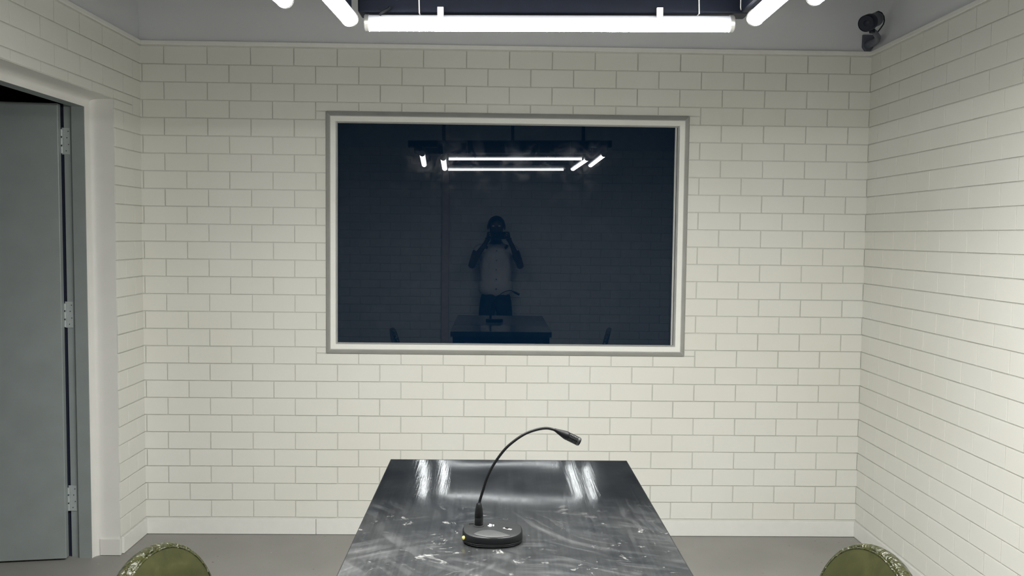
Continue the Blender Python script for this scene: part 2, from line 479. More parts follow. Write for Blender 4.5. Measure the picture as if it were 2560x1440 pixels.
def lay_bricks(wall, frame, u0, u1, joint_odd, rows, holes, max_parts, part_test):
    """frame(u, v) -> world matrix of a brick lying on that wall; holes: list of (u0,u1,v0,v1)"""
    cells = []
    for i in rows:
        v0, v1 = i * CH, (i + 1) * CH
        off = joint_odd + (0 if i % 2 else BW / 2)
        k = math.floor((u0 - off) / BW)
        while off + k * BW < u1 - 1e-6:
            a, b = max(u0, off + k * BW), min(u1, off + (k + 1) * BW)
            k += 1
            if b - a < 0.004:
                continue
            segs = [(a, b, v0, v1)]
            for (ha, hb, hc, hd) in holes:
                out = []
                for (sa, sb, sc, sd) in segs:
                    if sb <= ha or sa >= hb or sd <= hc or sc >= hd:
                        out.append((sa, sb, sc, sd)); continue
                    if sc < hc: out.append((sa, sb, sc, hc))
                    if sd > hd: out.append((sa, sb, hd, sd))
                    mc, md = max(sc, hc), min(sd, hd)
                    if sa < ha: out.append((sa, ha, mc, md))
                    if sb > hb: out.append((hb, sb, mc, md))
                segs = out
            cells += segs
    def pad(c):
        a, b, lo, hi = c
        return (a + (0 if abs(a - u0) < 1e-6 else GAP / 2), b - (0 if abs(b - u1) < 1e-6 else GAP / 2), lo + GAP / 2, hi - GAP / 2)
    cells = [pad(c) for c in cells]
    cells = [c for c in cells if c[1] - c[0] > 0.003 and c[3] - c[2] > 0.004]
    area = lambda c: (c[1] - c[0]) * (c[3] - c[2])
    seen = sorted([c for c in cells if part_test(c)], key=lambda c: -area(c))
    parts = [c for c in seen[:max_parts] if area(c) > 0.0012]
    rest = [c for c in cells if c not in set(parts)]
    for c in parts:
        m = frame((c[0] + c[1]) / 2, (c[2] + c[3]) / 2)
        o = bpy.data.objects.new('brick', brick_mesh(c[1] - c[0], c[3] - c[2]))
        COL.objects.link(o)
        o.parent = wall
        j = Matrix.Translation((0, 0, random.uniform(-0.0011, 0.0006))) @ Matrix.Rotation(random.uniform(-0.004, 0.004), 4, 'X') @ Matrix.Rotation(random.uniform(-0.003, 0.003), 4, 'Y')
        o.matrix_world = m @ j
    V, Fc = [], []
    for c in rest:
        m = frame((c[0] + c[1]) / 2, (c[2] + c[3]) / 2)
        v, f = brick_geo(c[1] - c[0], c[3] - c[2], PROUD - random.uniform(0, 0.001))
        n = len(V)
        V += [tuple(m @ Vector(p)) for p in v]
        Fc += [tuple(n + q for q in fc) for fc in f]
    if V:
        me = bpy.data.meshes.new('brick_remainder'); me.from_pydata(V, [], Fc); me.materials.append(M['brick'])
        add('brick_remainder', me, wall, kind='stuff')
    return len(parts), len(rest)

def fr(origin, ax_u, ax_w):
    au, aw = Vector(ax_u), Vector(ax_w)
    def f(u, v):
        m = Matrix((au, Vector((0, 0, 1)), aw)).transposed().to_4x4()
        p = Vector(origin) + au * u + Vector((0, 0, v))
        return Matrix.Translation(p) @ m
    return f

ROWS = range(1, 28)
OL = -1.60864
lay_bricks(wall_back, fr((0, 0, 0), (1, 0, 0), (0, -1, 0)), XL, XR, OL, ROWS, [(WX0, WX1, WZ0, WZ1)], 300, lambda c: True)
# side walls: u measured towards the camera along -Y
lay_bricks(wall_right, fr((XR, 0, 0), (0, -1, 0), (-1, 0, 0)), 0.0, -YR, 0.312, ROWS, [], 300, lambda c: c[0] < 1.85)
lay_bricks(wall_left, fr((XL, 0, 0), (0, -1, 0), (1, 0, 0)), 0.0, -YR, 0.196, ROWS, [(-OP_Y0, -OP_Y1, 0, OP_Z)], 300, lambda c: c[0] < 1.6)
lay_bricks(wall_rear, fr((0, YR, 0), (1, 0, 0), (0, 1, 0)), XL, XR, OL, ROWS, [(-0.56, -0.485, 0, 3)], 300, lambda c: False)

# ---- baseboards (boards stand proud of the bricks) and the slim strip under the upper wall
bt = 0.012
bb = empty('baseboard_back'); bb['kind'] = 'structure'
x_joint = -0.885
for (a, b) in ((XL + bt, x_joint - 0.0012), (x_joint + 0.0012, 0.44), (0.442, XR - bt)):
    add('board', boxm('board', M['trim'], a, b, -bt, 0, 0.002, 0.079, 0.0015), bb)
bb = empty('baseboard_right'); bb['kind'] = 'structure'
for (a, b) in ((-1.25, 0.0), (-3.1, -1.2515), (YR, -3.1015)):
    add('board', boxm('board', M['trim'], XR - bt, XR, a, b, 0.002, 0.079, 0.0015), bb)
bb = empty('baseboard_left'); bb['kind'] = 'structure'
add('board', boxm('board', M['trim'], XL, XL + bt, OP_Y0 + 0.014, 0.0, 0.002, 0.079, 0.0015), bb)
add('board', boxm('board', M['trim'], XL, XL + bt, YR, OP_Y1, 0.002, 0.079, 0.0015), bb)

def strip(name, x0, x1, y0, y1):
    return add(name, boxm(name, M['trim'], x0, x1, y0, y1, ZTRIM0 + 0.004, ZTRIM1, 0.002), kind='structure')
ts = 0.014
strip('trim_1', XL + ts, XR - ts, -ts, 0.002)
strip('trim_2', XR - ts, XR + 0.002, YR, 0.0)
strip('trim_3', XL - 0.002, XL + ts, YR, 0.0)
add('trim_4', boxm('trim_4', M['brown_trim'], -0.558, -0.487, YR - 0.002, YR + 0.03, 0.0, 2.75, 0.002), kind='structure')

# ------------------------------------------------------------------ window_1: observation window
win = empty('window_1', ((WX0 + WX1) / 2, 0, WZ0)); win['kind'] = 'structure'
wx, wz = (WX0 + WX1) / 2, WZ0
def ring_prof(prof, x0, x1, z0, z1):
    """frame swept round a rectangle; prof = list of (inset, y)"""
    rings = []
    for (cx_, cz_, sx, sz) in ((x0, z0, 1, 1), (x1, z0, -1, 1), (x1, z1, -1, -1), (x0, z1, 1, -1)):
        rings.append([(cx_ + sx * i - wx, y, cz_ + sz * i - wz) for i, y in prof])
    return B().quad_grid(rings, closed_u=True, closed_v=True)
g = ring_prof([(0, 0.02), (0, -0.008), (0.004, -0.016), (0.0225, -0.034), (0.026, -0.034), (0.026, 0.02)], WX0, WX1, WZ0, WZ1)
add('outer_moulding', g.mesh('outer_moulding', M['frame_grey'], smooth=True, angle=30), win)
g = ring_prof([(0.0250, 0.02), (0.0250, -0.036), (0.0275, -0.038), (0.049, -0.038), (0.051, -0.036), (0.051, 0.02)], WX0, WX1, WZ0, WZ1)
add('inner_casing', g.mesh('inner_casing', M['frame_white'], smooth=True, angle=30), win)
g = ring_prof([(0.050, 0.02), (0.050, -0.022), (0.056, -0.012), (0.056, 0.02)], WX0, WX1, WZ0, WZ1)
add('glazing_bead', g.mesh('glazing_bead', M['frame_grey'], smooth=False), win)
eb = B().box(WX1 - 0.054 - 0.0145 - wx, WX1 - 0.0590 - wx, -0.013, -0.006, 0.056, WZ1 - WZ0 - 0.056)
add('edge_strip', eb.mesh('edge_strip', M['frame_grey'], bevel=0.0015), win)
add('pane', boxm('pane', M['pane'], WX0 + 0.054 - wx, WX1 - 0.054 - wx, -0.006, 0.006, 0.054, WZ1 - WZ0 - 0.054), win)

# ------------------------------------------------------------------ door_1: doorway in the side wall
door = empty('door_1', (X_REV, OP_Y0, 0)); door['kind'] = 'structure'
DX, DY = X_REV, OP_Y0
def dadd(name, b, mat, bevel=0.0, **k):
    b.xf(Matrix.Translation((-DX, -DY, 0)))
    return add(name, b.mesh(name, mat, bevel=bevel, **k), door)
CAS = 0.042     # plaster casing face turned to the room
# plaster reveal: concave sweep from the wall face round to the casing face
def cove(n=7, r=0.055):
    pts = [(XL - 0.0005, 0.0)]
    cx_, cy_ = X_REV + r, r
    for k in range(n + 1):
        a = PI * 1.5 - (PI / 2) * k / n          # from bottom of the circle to its side
        pts.append((cx_ + r * math.cos(a), cy_ + r * math.sin(a)))
    return pts   # (x, distance into the opening)
cv = [(XL, 0.0), (X_REV + 0.05, 0.002), (X_REV + 0.03, 0.004), (X_REV + 0.016, 0.009), (X_REV + 0.007, 0.018), (X_REV + 0.002, 0.030), (X_REV, CAS), (X_REV - 0.012, CAS), (X_REV - 0.012, -0.03), (XL - 0.002, -0.03)]
jb = B().quad_grid([[(x, OP_Y0 - d, 0.0) for x, d in cv], [(x, OP_Y0 - d, OP_Z - d) for x, d in cv],
                    [(x, OP_Y1 + d, OP_Z - d) for x, d in cv], [(x, OP_Y1 + d, 0.0) for x, d in cv]], cap0=True, cap1=True)
dadd('reveal', jb, M['plaster'], smooth=True, angle=50)
# plinth block at the foot of the far reveal
dadd('plinth', B().box(X_REV + 0.022, XL + 0.005, OP_Y0 - 0.0125, OP_Y0 - 0.001, 0.002, 0.077), M['plaster'], bevel=0.001)
# pressed steel frame: jamb face, stop and rebate
y1 = OP_Y0 - CAS
def steel(ya, yb, x0, x1, z1):
    lo, hi = min(ya, yb), max(ya, yb)
    return B().box(x0, x1, lo, hi, 0.0, z1)
s = B()
fx0, fx1, fx2 = X_REV - 0.001, -1.896, -1.9345
zt = OP_Z - CAS
prof = [(fx0, 0.0), (fx0 - 0.002, 0.0005), (fx1 + 0.002, 0.0005), (fx1, -0.001), (fx1, -0.0145), (fx2, -0.0145), (fx2, -0.06), (fx0, -0.06)]
s.quad_grid([[(x, y1 - d, 0.0) for x, d in prof], [(x, y1 - d, zt - d) for x, d in prof],
             [(x, OP_Y1 + CAS + d, zt - d) for x, d in prof], [(x, OP_Y1 + CAS + d, 0.0) for x, d in prof]], cap0=True, cap1=True)
dadd('door_frame', s, M['steel_door'])
# leaf, swung open into the passage beyond
LEAF_W = 0.93
hx, hy = -1.9405, y1 + 0.004
leaf = add('door_leaf', B().box(-LEAF_W, -0.002, -0.038, 0.0, 0.010, zt + 0.008).mesh('door_leaf', M['steel_door'], bevel=0.0025), door, (hx - DX, hy - DY, 0), (0, 0, math.radians(8.5)))
for hz in (0.215, 1.055, 1.83):
    hb = B().box(-1.9435, -1.908, 0.0, 0.003, hz, hz + 0.118)
    hb.xf(Matrix.Translation((-DX, y1 + 0.0135 - 0.003 - DY, 0)))
    hg = add('hinge', hb.mesh('hinge', M['hinge'], bevel=0.0008), door)
    kn = B()
    for a in range(3):
        kn.tube([(0, 0, hz + 0.004 + a * 0.038), (0, 0, hz + 0.034 + a * 0.038)], 0.0052, 12)
    kn.xf(Matrix.Translation((-1.940 - DX, y1 + 0.004 - DY, 0)))
    add('knuckle', kn.mesh('knuckle', M['hinge'], smooth=True), hg)
    sc = B()
    for dx, dz in ((0.010, 0.016), (0.021, 0.044), (0.014, 0.074), (0.020, 0.102)):
        m = Matrix.Translation((-1.934 + dx - DX, y1 + 0.0105 - DY, hz + dz)) @ Matrix.Rotation(PI / 2, 4, 'X')
        t_ = B().lathe([(0.0024, -0.0005), (0.0024, 0.0006)], 8).xf(m)
        n = len(sc.v); sc.v += t_.v; sc.f += [tuple(n + i for i in q) for q in t_.f]
    add('screws', sc.mesh('screws', M['dark_hole']), hg)
# unlit passage beyond the doorway
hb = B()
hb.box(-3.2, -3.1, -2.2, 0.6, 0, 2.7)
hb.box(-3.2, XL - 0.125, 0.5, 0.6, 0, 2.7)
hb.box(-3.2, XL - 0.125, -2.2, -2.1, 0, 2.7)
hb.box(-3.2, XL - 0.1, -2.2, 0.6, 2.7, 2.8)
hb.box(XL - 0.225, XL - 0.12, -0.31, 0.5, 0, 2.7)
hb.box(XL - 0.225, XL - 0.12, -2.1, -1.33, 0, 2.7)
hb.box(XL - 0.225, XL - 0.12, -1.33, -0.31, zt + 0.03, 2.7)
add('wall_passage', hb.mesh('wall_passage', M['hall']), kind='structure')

# ------------------------------------------------------------------ black hanging light frame
TZ = 2.0465        # tube axis height under the middle of the frame
TR = 0.0206        # tube radius
TILT = 0.0135      # the frame hangs a touch higher at the security-camera end
XM = 0.125
zt_ = lambda x, z: z + TILT * (x - XM)
RZ0, RZ1 = 2.0707, 2.150
raft = empty('light_frame', (XM, -2.45, RZ0))
raft.rotation_euler = (0, -TILT, 0)
tag(raft, 'black beam frame hanging above the white tube lights', 'frame')
def radd(name, b, mat, **k):
    b.xf(Matrix.Translation((-XM, 2.45, -RZ0)))
    return add(name, b.mesh(name, mat, **k), raft)
YB0, YB1 = -1.972, -1.905      # front and rear faces of the far beam
radd('beam', B().box(-0.372, 0.648, YB0, YB1, RZ0, RZ1), M['black_beam'], bevel=0.004)
radd('beam', B().box(-0.432, 0.590, -2.985, -2.92, RZ0, RZ1), M['black_beam'], bevel=0.004)
radd('beam', B().box(-0.425, -0.387, -2.918, YB0 - 0.002, RZ0, RZ1), M['black_beam'], bevel=0.004)
radd('beam', B().box(0.622, 0.660, -2.918, YB0 - 0.002, RZ0, RZ1), M['black_beam'], bevel=0.004)
RC = RZ0 + 0.0345
radd('beam', B().box(-0.665, 0.855, -2.36, -2.29, RZ1 + 0.001, RZ1 + 0.05), M['black_beam'], bevel=0.004)
radd('beam', B().box(-0.665, 0.855, -2.86, -2.79, RZ1 + 0.001, RZ1 + 0.05), M['black_beam'], bevel=0.004)
for xs in (-0.575, 0.775):
    radd('beam', B().box(xs - 0.03, xs + 0.03, -2.96, -2.12, RC, RZ1), M['black_beam'], bevel=0.004)
for (hx_, hy_) in ((0.645, -2.325), (-0.40, -2.325), (0.125, -2.825)):
    radd('hanger', B().tube([(hx_, hy_, RZ1 + 0.045), (hx_, hy_, ZTOP - 0.012)], 0.013, 10), M['black_beam'], smooth=True)

def arc_strip(a0, a1, r, x0, x1, n):
    rings = []
    for x in (x0, x1):
        rings.append([(x, r * math.cos(a0 + (a1 - a0) * k / n), r * math.sin(a0 + (a1 - a0) * k / n)) for k in range(n + 1)])
    return rings

def tube_light(p0, p1, label, lead=None, front=False):
    p0, p1 = Vector(p0), Vector(p1)
    L = (p1 - p0).length
    mid = (p0 + p1) / 2
    dd = p1 - p0
    ang = math.atan2(dd.y, dd.x)
    pitch = -math.asin(dd.z / L)
    o = empty('tube_light', mid, ang)
    o.rotation_euler = (0, pitch, ang)
    inv = (Matrix.Translation(mid) @ Matrix.Rotation(ang, 4, 'Z') @ Matrix.Rotation(pitch, 4, 'Y')).inverted()
    tag(o, label, 'light', 'white tube lights on the hanging frame')
    h = L / 2
    cap = 0.0105
    b = B().quad_grid(arc_strip(0.0, PI, TR - 0.0004, -h + cap, h - cap, 14), closed_u=True, cap0=True, cap1=True)
    add('housing', b.mesh('housing', M['housing'], smooth=True), o)
    b = B().quad_grid(arc_strip(PI, 2 * PI, TR, -h + cap, h - cap, 16), closed_u=False)
    add('diffuser', b.mesh('diffuser', M['diffuser'], smooth=True), o)
    for s_ in (-1, 1):
        x_in, x_out = s_ * (h - cap - 0.001), s_ * h
        prof = [(TR + 0.0012, x_in), (TR + 0.0012, x_out - s_ * 0.002), (TR - 0.001, x_out)]
        b = B().lathe([(r, z) for r, z in prof], 24).xf(Matrix.Rotation(PI / 2, 4, 'Y'))
        add('end_cap', b.mesh('end_cap', M['cap'], smooth=True), o)
    for xc in (-0.284, 0.284):
        b = B()
        if front:
            b.box(xc - 0.0078, xc + 0.0078, -0.0245, -0.0145, TR - 0.008, TR + 0.0150)
            b.box(xc - 0.0058, xc + 0.0058, -0.0250, -0.0170, 0.004, TR - 0.008)
        else:
            b.box(xc - 0.0075, xc + 0.0075, -0.016, 0.016, TR + 0.0004, TR + 0.0030)
        for s_ in (-1, 1):
            pts = [(0.0, TR + 0.0012)] + [((TR + 0.0012) * math.cos(a), (TR + 0.0012) * math.sin(a)) for a in (1.1, 0.7, 0.3, 0.0, -0.3)]
            rings = []
            for i, (yy, zz) in enumerate(pts):
                w = 0.0045 if i < 4 else (0.003 if i == 4 else 0.0012)
                yy2, zz2 = yy * 1.045, zz * 1.045
                rings.append([(xc - w, s_ * yy, zz), (xc + w, s_ * yy, zz), (xc + w, s_ * yy2, zz2 + 0.0005), (xc - w, s_ * yy2, zz2 + 0.0005)])
            b.quad_grid(rings, cap0=True, cap1=True)
        add('clip', b.mesh('clip', M['clip']), o)
    if lead:
        b = B().tube(lead, 0.0040, 8).xf(inv)
        add('power_lead', b.mesh('power_lead', M['black_rubber'], smooth=True), o)
    return o
y_f = -1.958
def tz(x, y, z=TZ):
    return (x, y, zt_(x, z))
zl = zt_(-0.31, TZ)
tube_light(tz(-0.356, y_f), tz(0.608, y_f), 'glowing white tube light running level above the dark window, whole length in view', front=True,
           lead=[(-0.316, y_f - 0.0170, zl + 0.016), (-0.310, y_f - 0.0200, zl + 0.022), (-0.292, y_f - 0.0200, zl + 0.031), (-0.288, y_f - 0.0200, zl + 0.036)])
tube_light(tz(-0.412, -2.952), tz(0.556, -2.952), 'level tube light nearest the viewer, seen as the lower bright bar mirrored in the window')
tube_light(tz(-0.387, -2.000), tz(-0.432, -2.965), 'slanting lit tube light just beside the door-side end of the level tube')
tube_light(tz(0.645, -2.020), tz(0.625, -2.985), 'slanting lit tube light just beside the security-camera end of the level tube')
ZO = TZ + 0.0345
tube_light(tz(-0.540, -2.045, ZO), tz(-0.604, -3.010, ZO), 'outermost slanting lit tube light on the door side of the frame')
tube_light(tz(0.772, -2.085, ZO), tz(0.778, -3.050, ZO), 'outermost slanting lit tube light on the security-camera side of the frame')

def cable(name, pts, r, mat, label, n=8, group=None):
    me = B().tube(pts, r, n).mesh(name, mat, smooth=True)
    o = add(name, me)
    tag(o, label, 'cable', group)
    return o
def loop_round_beam(x, lean):
    ya, yb, za, zb = YB0 - 0.0025, YB1 + 0.0025, zt_(x, RZ0 - 0.0022), zt_(x, RZ1 + 0.0022)
    return [(x + lean, ya, zb), (x, ya, za), (x, yb, za), (x + lean, yb, zb), (x + lean, ya + 0.001, zb)]
cable('cable', loop_round_beam(-0.213, -0.003), 0.0016, M['white_cable'], 'thin white cable tied round the black beam near the door-side clip')
cable('cable', loop_round_beam(0.513, -0.003), 0.0016, M['white_cable'], 'thin white cable tied round the black beam near the security-camera-side clip')
yc = YB0 - 0.0022
zb_ = zt_(0.65, RZ0) + 0.007
cable('cable', [(0.6205, yc, zb_ + 0.075), (0.6210, yc, zb_ + 0.006), (0.6225, yc, zb_ + 0.001), (0.627, yc, zb_), (0.655, yc, zb_), (0.672, yc, zb_), (0.676, yc, zb_ + 0.004), (0.677, yc, zb_ + 0.075)], 0.0015, M['white_cable'],
      'thin white cable hanging in a squared loop at the end of the black beam')
cable('cable', [(0.643, yc, zb_ + 0.075), (0.643, yc, zb_ + 0.026), (0.646, yc, zb_ + 0.0225), (0.662, yc, zb_ + 0.0225), (0.663, yc, zb_ + 0.075)], 0.0015, M['white_cable'],
      'smaller white cable loop inside the squared loop at the beam end')

# ------------------------------------------------------------------ security camera in the far corner
cc = empty('security_camera', (1.782, 0.0, 2.405))
tag(cc, 'dark bullet security camera on a bracket high in the corner', 'camera')
def cadd(name, b, mat, par=cc, **k):
    b.xf(Matrix.Translation((-1.782, 0, -2.405)))
    return add(name, b.mesh(name, mat, **k), par)
# wall plate with clipped corners
pl = B()
poly = [(1.7615, 2.484), (1.7615, 2.424), (1.776, 2.4055), (1.800, 2.4055), (1.8145, 2.424), (1.8145, 2.484)]
pl.quad_grid([[(x, 0.0, z) for x, z in poly], [(x, -0.012, z) for x, z in poly]], cap0=True, cap1=True)
plate = cadd('wall_plate', pl, M['cctv_bracket'], bevel=0.002)
arm = B().tube([(1.789, -0.010, 2.436), (1.788, -0.060, 2.434), (1.778, -0.130, 2.430), (1.757, -0.190, 2.432), (1.726, -0.232, 2.441), (1.703, -0.258, 2.4455)], [0.020, 0.017, 0.0150, 0.0135, 0.012, 0.011], 14)
cadd('bracket_arm', arm, M['cctv_bracket'], smooth=True)
cadd('swivel_joint', B().lathe([(0.0, 2.432), (0.012, 2.433), (0.014, 2.440), (0.013, 2.450), (0.006, 2.455), (0.0, 2.456)], 16, cap0=False, cap1=False, center=(1.698, -0.264)), M['cctv_dark'], smooth=True)
for p in ((1.770, -0.150, 2.4475), (1.722, -0.222, 2.4560)):
    b = B()
    b.lathe([(0.0, -0.004), (0.0052, -0.004), (0.0052, 0.002), (0.003, 0.004), (0.0, 0.0045)], 12, cap0=False, cap1=False).xf(Matrix.Translation(p) @ Matrix.Rotation(PI / 2.6, 4, 'X'))
    cadd('screw', b, M['clip'], smooth=True)
# body: axis points into the room, down and towards the doorway
front = Vector((1.641, -0.330, 2.459)); back = Vector((1.728, -0.246, 2.502))
ax = (front - back).normalized()
m = Matrix.Translation(back) @ ax.to_track_quat('Z', 'Y').to_matrix().to_4x4()
Lb = (front - back).length
cadd('body', B().lathe([(0.0, -0.003), (0.022, -0.003), (0.0300, 0.004), (0.0315, 0.012), (0.0315, Lb - 0.03), (0.0325, Lb - 0.028)], 28, cap0=False).xf(m), M['cctv_body'], smooth=True)
cadd('hood', B().lathe([(0.0332, Lb - 0.045), (0.0366, Lb - 0.043), (0.0366, Lb + 0.001), (0.0350, Lb + 0.003), (0.0340, Lb - 0.002), (0.0, Lb - 0.003)], 32, cap0=True, cap1=False).xf(m), M['cctv_dark'], smooth=True)
cadd('lens', B().lathe([(0.0, Lb - 0.0015), (0.012, Lb - 0.0018), (0.014, Lb - 0.0028)], 20, cap0=False, cap1=False).xf(m), M['cctv_dark'], smooth=True)
seam = B()
seam.lathe([(0.0319, 0.030), (0.0319, 0.0325)], 28, cap0=False, cap1=False).xf(m)
cadd('seam_ring', seam, M['cctv_dark'], smooth=True)
cadd('mount_post', B().tube([(1.698, -0.264, 2.450), (1.690, -0.280, 2.462)], 0.0065, 10), M['cctv_dark'], smooth=True)
cadd('cable_loop', B().tube([back + Vector(q) for q in ((-0.010, -0.004, 0.027), (0.004, 0.000, 0.033), (0.020, 0.004, 0.028), (0.032, 0.006, 0.012), (0.036, 0.008, -0.006), (0.033, 0.010, -0.022), (0.024, 0.016, -0.038), (0.020, 0.030, -0.048), (0.030, 0.080, -0.052), (0.046, 0.14, -0.056))], 0.0030, 8), M['cctv_dark'], smooth=True)

# ------------------------------------------------------------------ steel table
TT = 0.828
TX0, TX1, TY0, TY1 = -0.313, 0.386, -2.95, -1.722
tcx, tcy = (TX0 + TX1) / 2, (TY0 + TY1) / 2
table = empty('steel_table', (tcx, tcy, 0))
tag(table, 'long dark scuffed steel table with smeared reflective top', 'table')
hw, hl = (TX1 - TX0) / 2, (TY1 - TY0) / 2
# sheet top: faint waves
nx, ny = 24, 60
tp = B()
rings = []
def wave(x, y):
    e = (1 - (x / hw) ** 4) * (1 - (y / hl) ** 8)
    return e * (0.0010 * math.sin(7 * x + 1.0) * math.sin(3.1 * y + 0.4) + 0.0005 * math.sin(14 * x - 5 * y) + 0.0017 * math.exp(-((y - 0.12) / 0.22) ** 2))
top = [[(-hw + 2 * hw * i / nx, -hl + 2 * hl * j / ny, 0) for i in range(nx + 1)] for j in range(ny + 1)]
top = [[(x, y, TT + wave(x, y)) for (x, y, z) in r] for r in top]
tp.quad_grid(top, closed_u=False)
add('tabletop', tp.mesh('tabletop', M['steel_top'], smooth=True), table)
ed = B()
for (x0, x1, y0, y1_) in ((-hw, hw, hl - 0.0015, hl), (-hw, hw, -hl, -hl + 0.0015), (-hw, -hw + 0.0015, -hl + 0.0015, hl - 0.0015), (hw - 0.0015, hw, -hl + 0.0015, hl - 0.0015)):
    ed.box(x0, x1, y0, y1_, TT - 0.036, TT + 0.0004)
add('edge_band', ed.mesh('edge_band', M['steel_edge']), table)
add('core', boxm('core', M['leg_black'], -hw + 0.002, hw - 0.002, -hl + 0.002, hl - 0.002, TT - 0.034, TT - 0.004), table)
for sx in (-1, 1):
    for sy in (-1, 1):
        a, c_ = sx * (hw - 0.035), sy * (hl - 0.035)
        add('leg', boxm('leg', M['leg_black'], a - 0.02, a + 0.02, c_ - 0.02, c_ + 0.02, 0.0, TT - 0.034, 0.003), table)
for sy in (-1, 1):
    c_ = sy * (hl - 0.035)
    add('cross_rail', boxm('cross_rail', M['leg_black'], -hw + 0.056, hw - 0.056, c_ - 0.012, c_ + 0.012, TT - 0.080, TT - 0.035, 0.002), table)

# ------------------------------------------------------------------ gooseneck microphone
mx0, my0 = -0.0106, -2.400
mic = empty('microphone', (mx0, my0, TT + 0.0014))
tag(mic, 'black gooseneck desk microphone standing on the steel table', 'microphone')
def sup(a, b, n=48, p=2.5, sx=0.0, sy=0.0):
    o_ = []
    for k in range(n):
        t_ = 2 * PI * k / n
        c_, s_ = math.cos(t_), math.sin(t_)
        o_.append((sx + a * abs(c_) ** (2 / p) * (1 if c_ >= 0 else -1), sy + b * abs(s_) ** (2 / p) * (1 if s_ >= 0 else -1)))
    return o_
def ztop(x, y):       # the top face leans a little towards the talker
    return 0.0232 + 0.05 * y - 0.008 * x
def sup_ring(a, b, z=None, lift=0.0):
    return [(x, y, (z if z is not None else ztop(x, y) + lift)) for x, y in sup(a, b)]
ba, bd = 0.0660, 0.0570
b = B().quad_grid([sup_ring(ba - 0.003, bd - 0.003, 0.0), sup_ring(ba - 0.0005, bd - 0.0005, 0.002), sup_ring(ba, bd, 0.007), sup_ring(ba - 0.001, bd - 0.001, 0.0078)], cap0=True, cap1=True)
add('foot_plate', b.mesh('foot_plate', M['mic_black'], smooth=True, angle=50), mic)
b = B().quad_grid([sup_ring(ba - 0.0018, bd - 0.0018, 0.0078), sup_ring(ba - 0.0003, bd - 0.0003, 0.0088), sup_ring(ba - 0.0006, bd - 0.0006, None, -0.0035), sup_ring(ba - 0.0022, bd - 0.0022, None, -0.0006)], cap0=True, cap1=True)
add('base_body', b.mesh('base_body', M['mic_black'], smooth=True, angle=50), mic)
b = B().quad_grid([sup_ring(ba - 0.003, bd - 0.003, None, -0.002), sup_ring(ba - 0.0032, bd - 0.0032, None, 0.0003), sup_ring(ba - 0.006, bd - 0.006, None, 0.0014), sup_ring(ba - 0.02, bd - 0.02, None, 0.0022)], cap0=True, cap1=True)
add('top_cover', b.mesh('top_cover', M['mic_top'], smooth=True, angle=50), mic)
# talk plate: a leaf-shaped grey panel along the front edge
pp = []
for k in range(17):
    t_ = k / 16
    pp.append((-0.041 + 0.080 * t_, -0.0365 - 0.0135 * math.sin(PI * t_) - 0.006 * t_))
for k in range(15, 0, -1):
    t_ = k / 16
    pp.append((-0.041 + 0.080 * t_, -0.0365 + 0.026 * math.sin(PI * t_ ** 0.8) - 0.006 * t_))
def lifted(poly, l0, l1, s=0.94):
    cx_ = sum(p[0] for p in poly) / len(poly); cy_ = sum(p[1] for p in poly) / len(poly)
    r0 = [(x, y, ztop(x, y) + l0) for x, y in poly]
    r1 = [(x, y, ztop(x, y) + l1 - 0.0006) for x, y in poly]
    r2 = [(cx_ + (x - cx_) * s, cy_ + (y - cy_) * s, ztop(x, y) + l1) for x, y in poly]
    return B().quad_grid([r0, r1, r2], cap0=True, cap1=True)
add('talk_button', lifted(pp, 0.0, 0.0030).mesh('talk_button', M['mic_plate'], smooth=True, angle=35), mic)
# printed white mark: short bars and a dot
mk = B()
for (x0, x1, y0, y1_) in ((-0.0105, -0.0050, 0.0085, 0.0125), (-0.0075, -0.0045, 0.0055, 0.0215), (-0.0045, -0.0015, 0.0070, 0.0190), (0.0005, 0.0032, 0.0085, 0.0175)):
    zc = ztop((x0 + x1) / 2, (y0 + y1_) / 2)
    mk.box(x0, x1, y0, y1_, zc + 0.001, zc + 0.0030)
add('printed_mark', mk.mesh('printed_mark', M['mic_mark'], bevel=0.0004, seg=1), mic)
zc = ztop(0.03, 0.0)
sl = B().box(-0.0105, 0.0105, -0.003, 0.003, 0, 0.0010).xf(Matrix.Translation((0.0325, -0.006, zc + 0.0018)) @ Matrix.Rotation(-0.55, 4, 'Z'))
slot = add('switch_slot', sl.mesh('switch_slot', M['mic_switch'], bevel=0.0004, seg=1), mic)
sl = B().box(-0.004, 0.003, -0.0022, 0.0022, 0, 0.0022).xf(Matrix.Translation((0.0315, -0.0052, zc + 0.0024)) @ Matrix.Rotation(-0.55, 4, 'Z'))
add('slider', sl.mesh('slider', M['mic_black'], bevel=0.0004, seg=1), slot)
zc = ztop(-0.045, 0.02)
add('jack_cover', B().box(-0.052, -0.041, 0.015, 0.024, zc - 0.001, zc + 0.0028).mesh('jack_cover', M['mic_black'], bevel=0.0006, seg=1), mic)
yd = B().lathe([(0.0, -0.001), (0.0042, -0.001), (0.0042, 0.0012), (0.0030, 0.0024), (0.0, 0.0028)], 14, cap0=False, cap1=False)
yd.xf(Matrix.Translation((-0.0618, -0.0285, 0.0128)) @ Vector((-0.72, -0.69, 0.0)).to_track_quat('Z', 'Y').to_matrix().to_4x4())
add('indicator_dot', yd.mesh('indicator_dot', M['yellow'], smooth=True), mic)
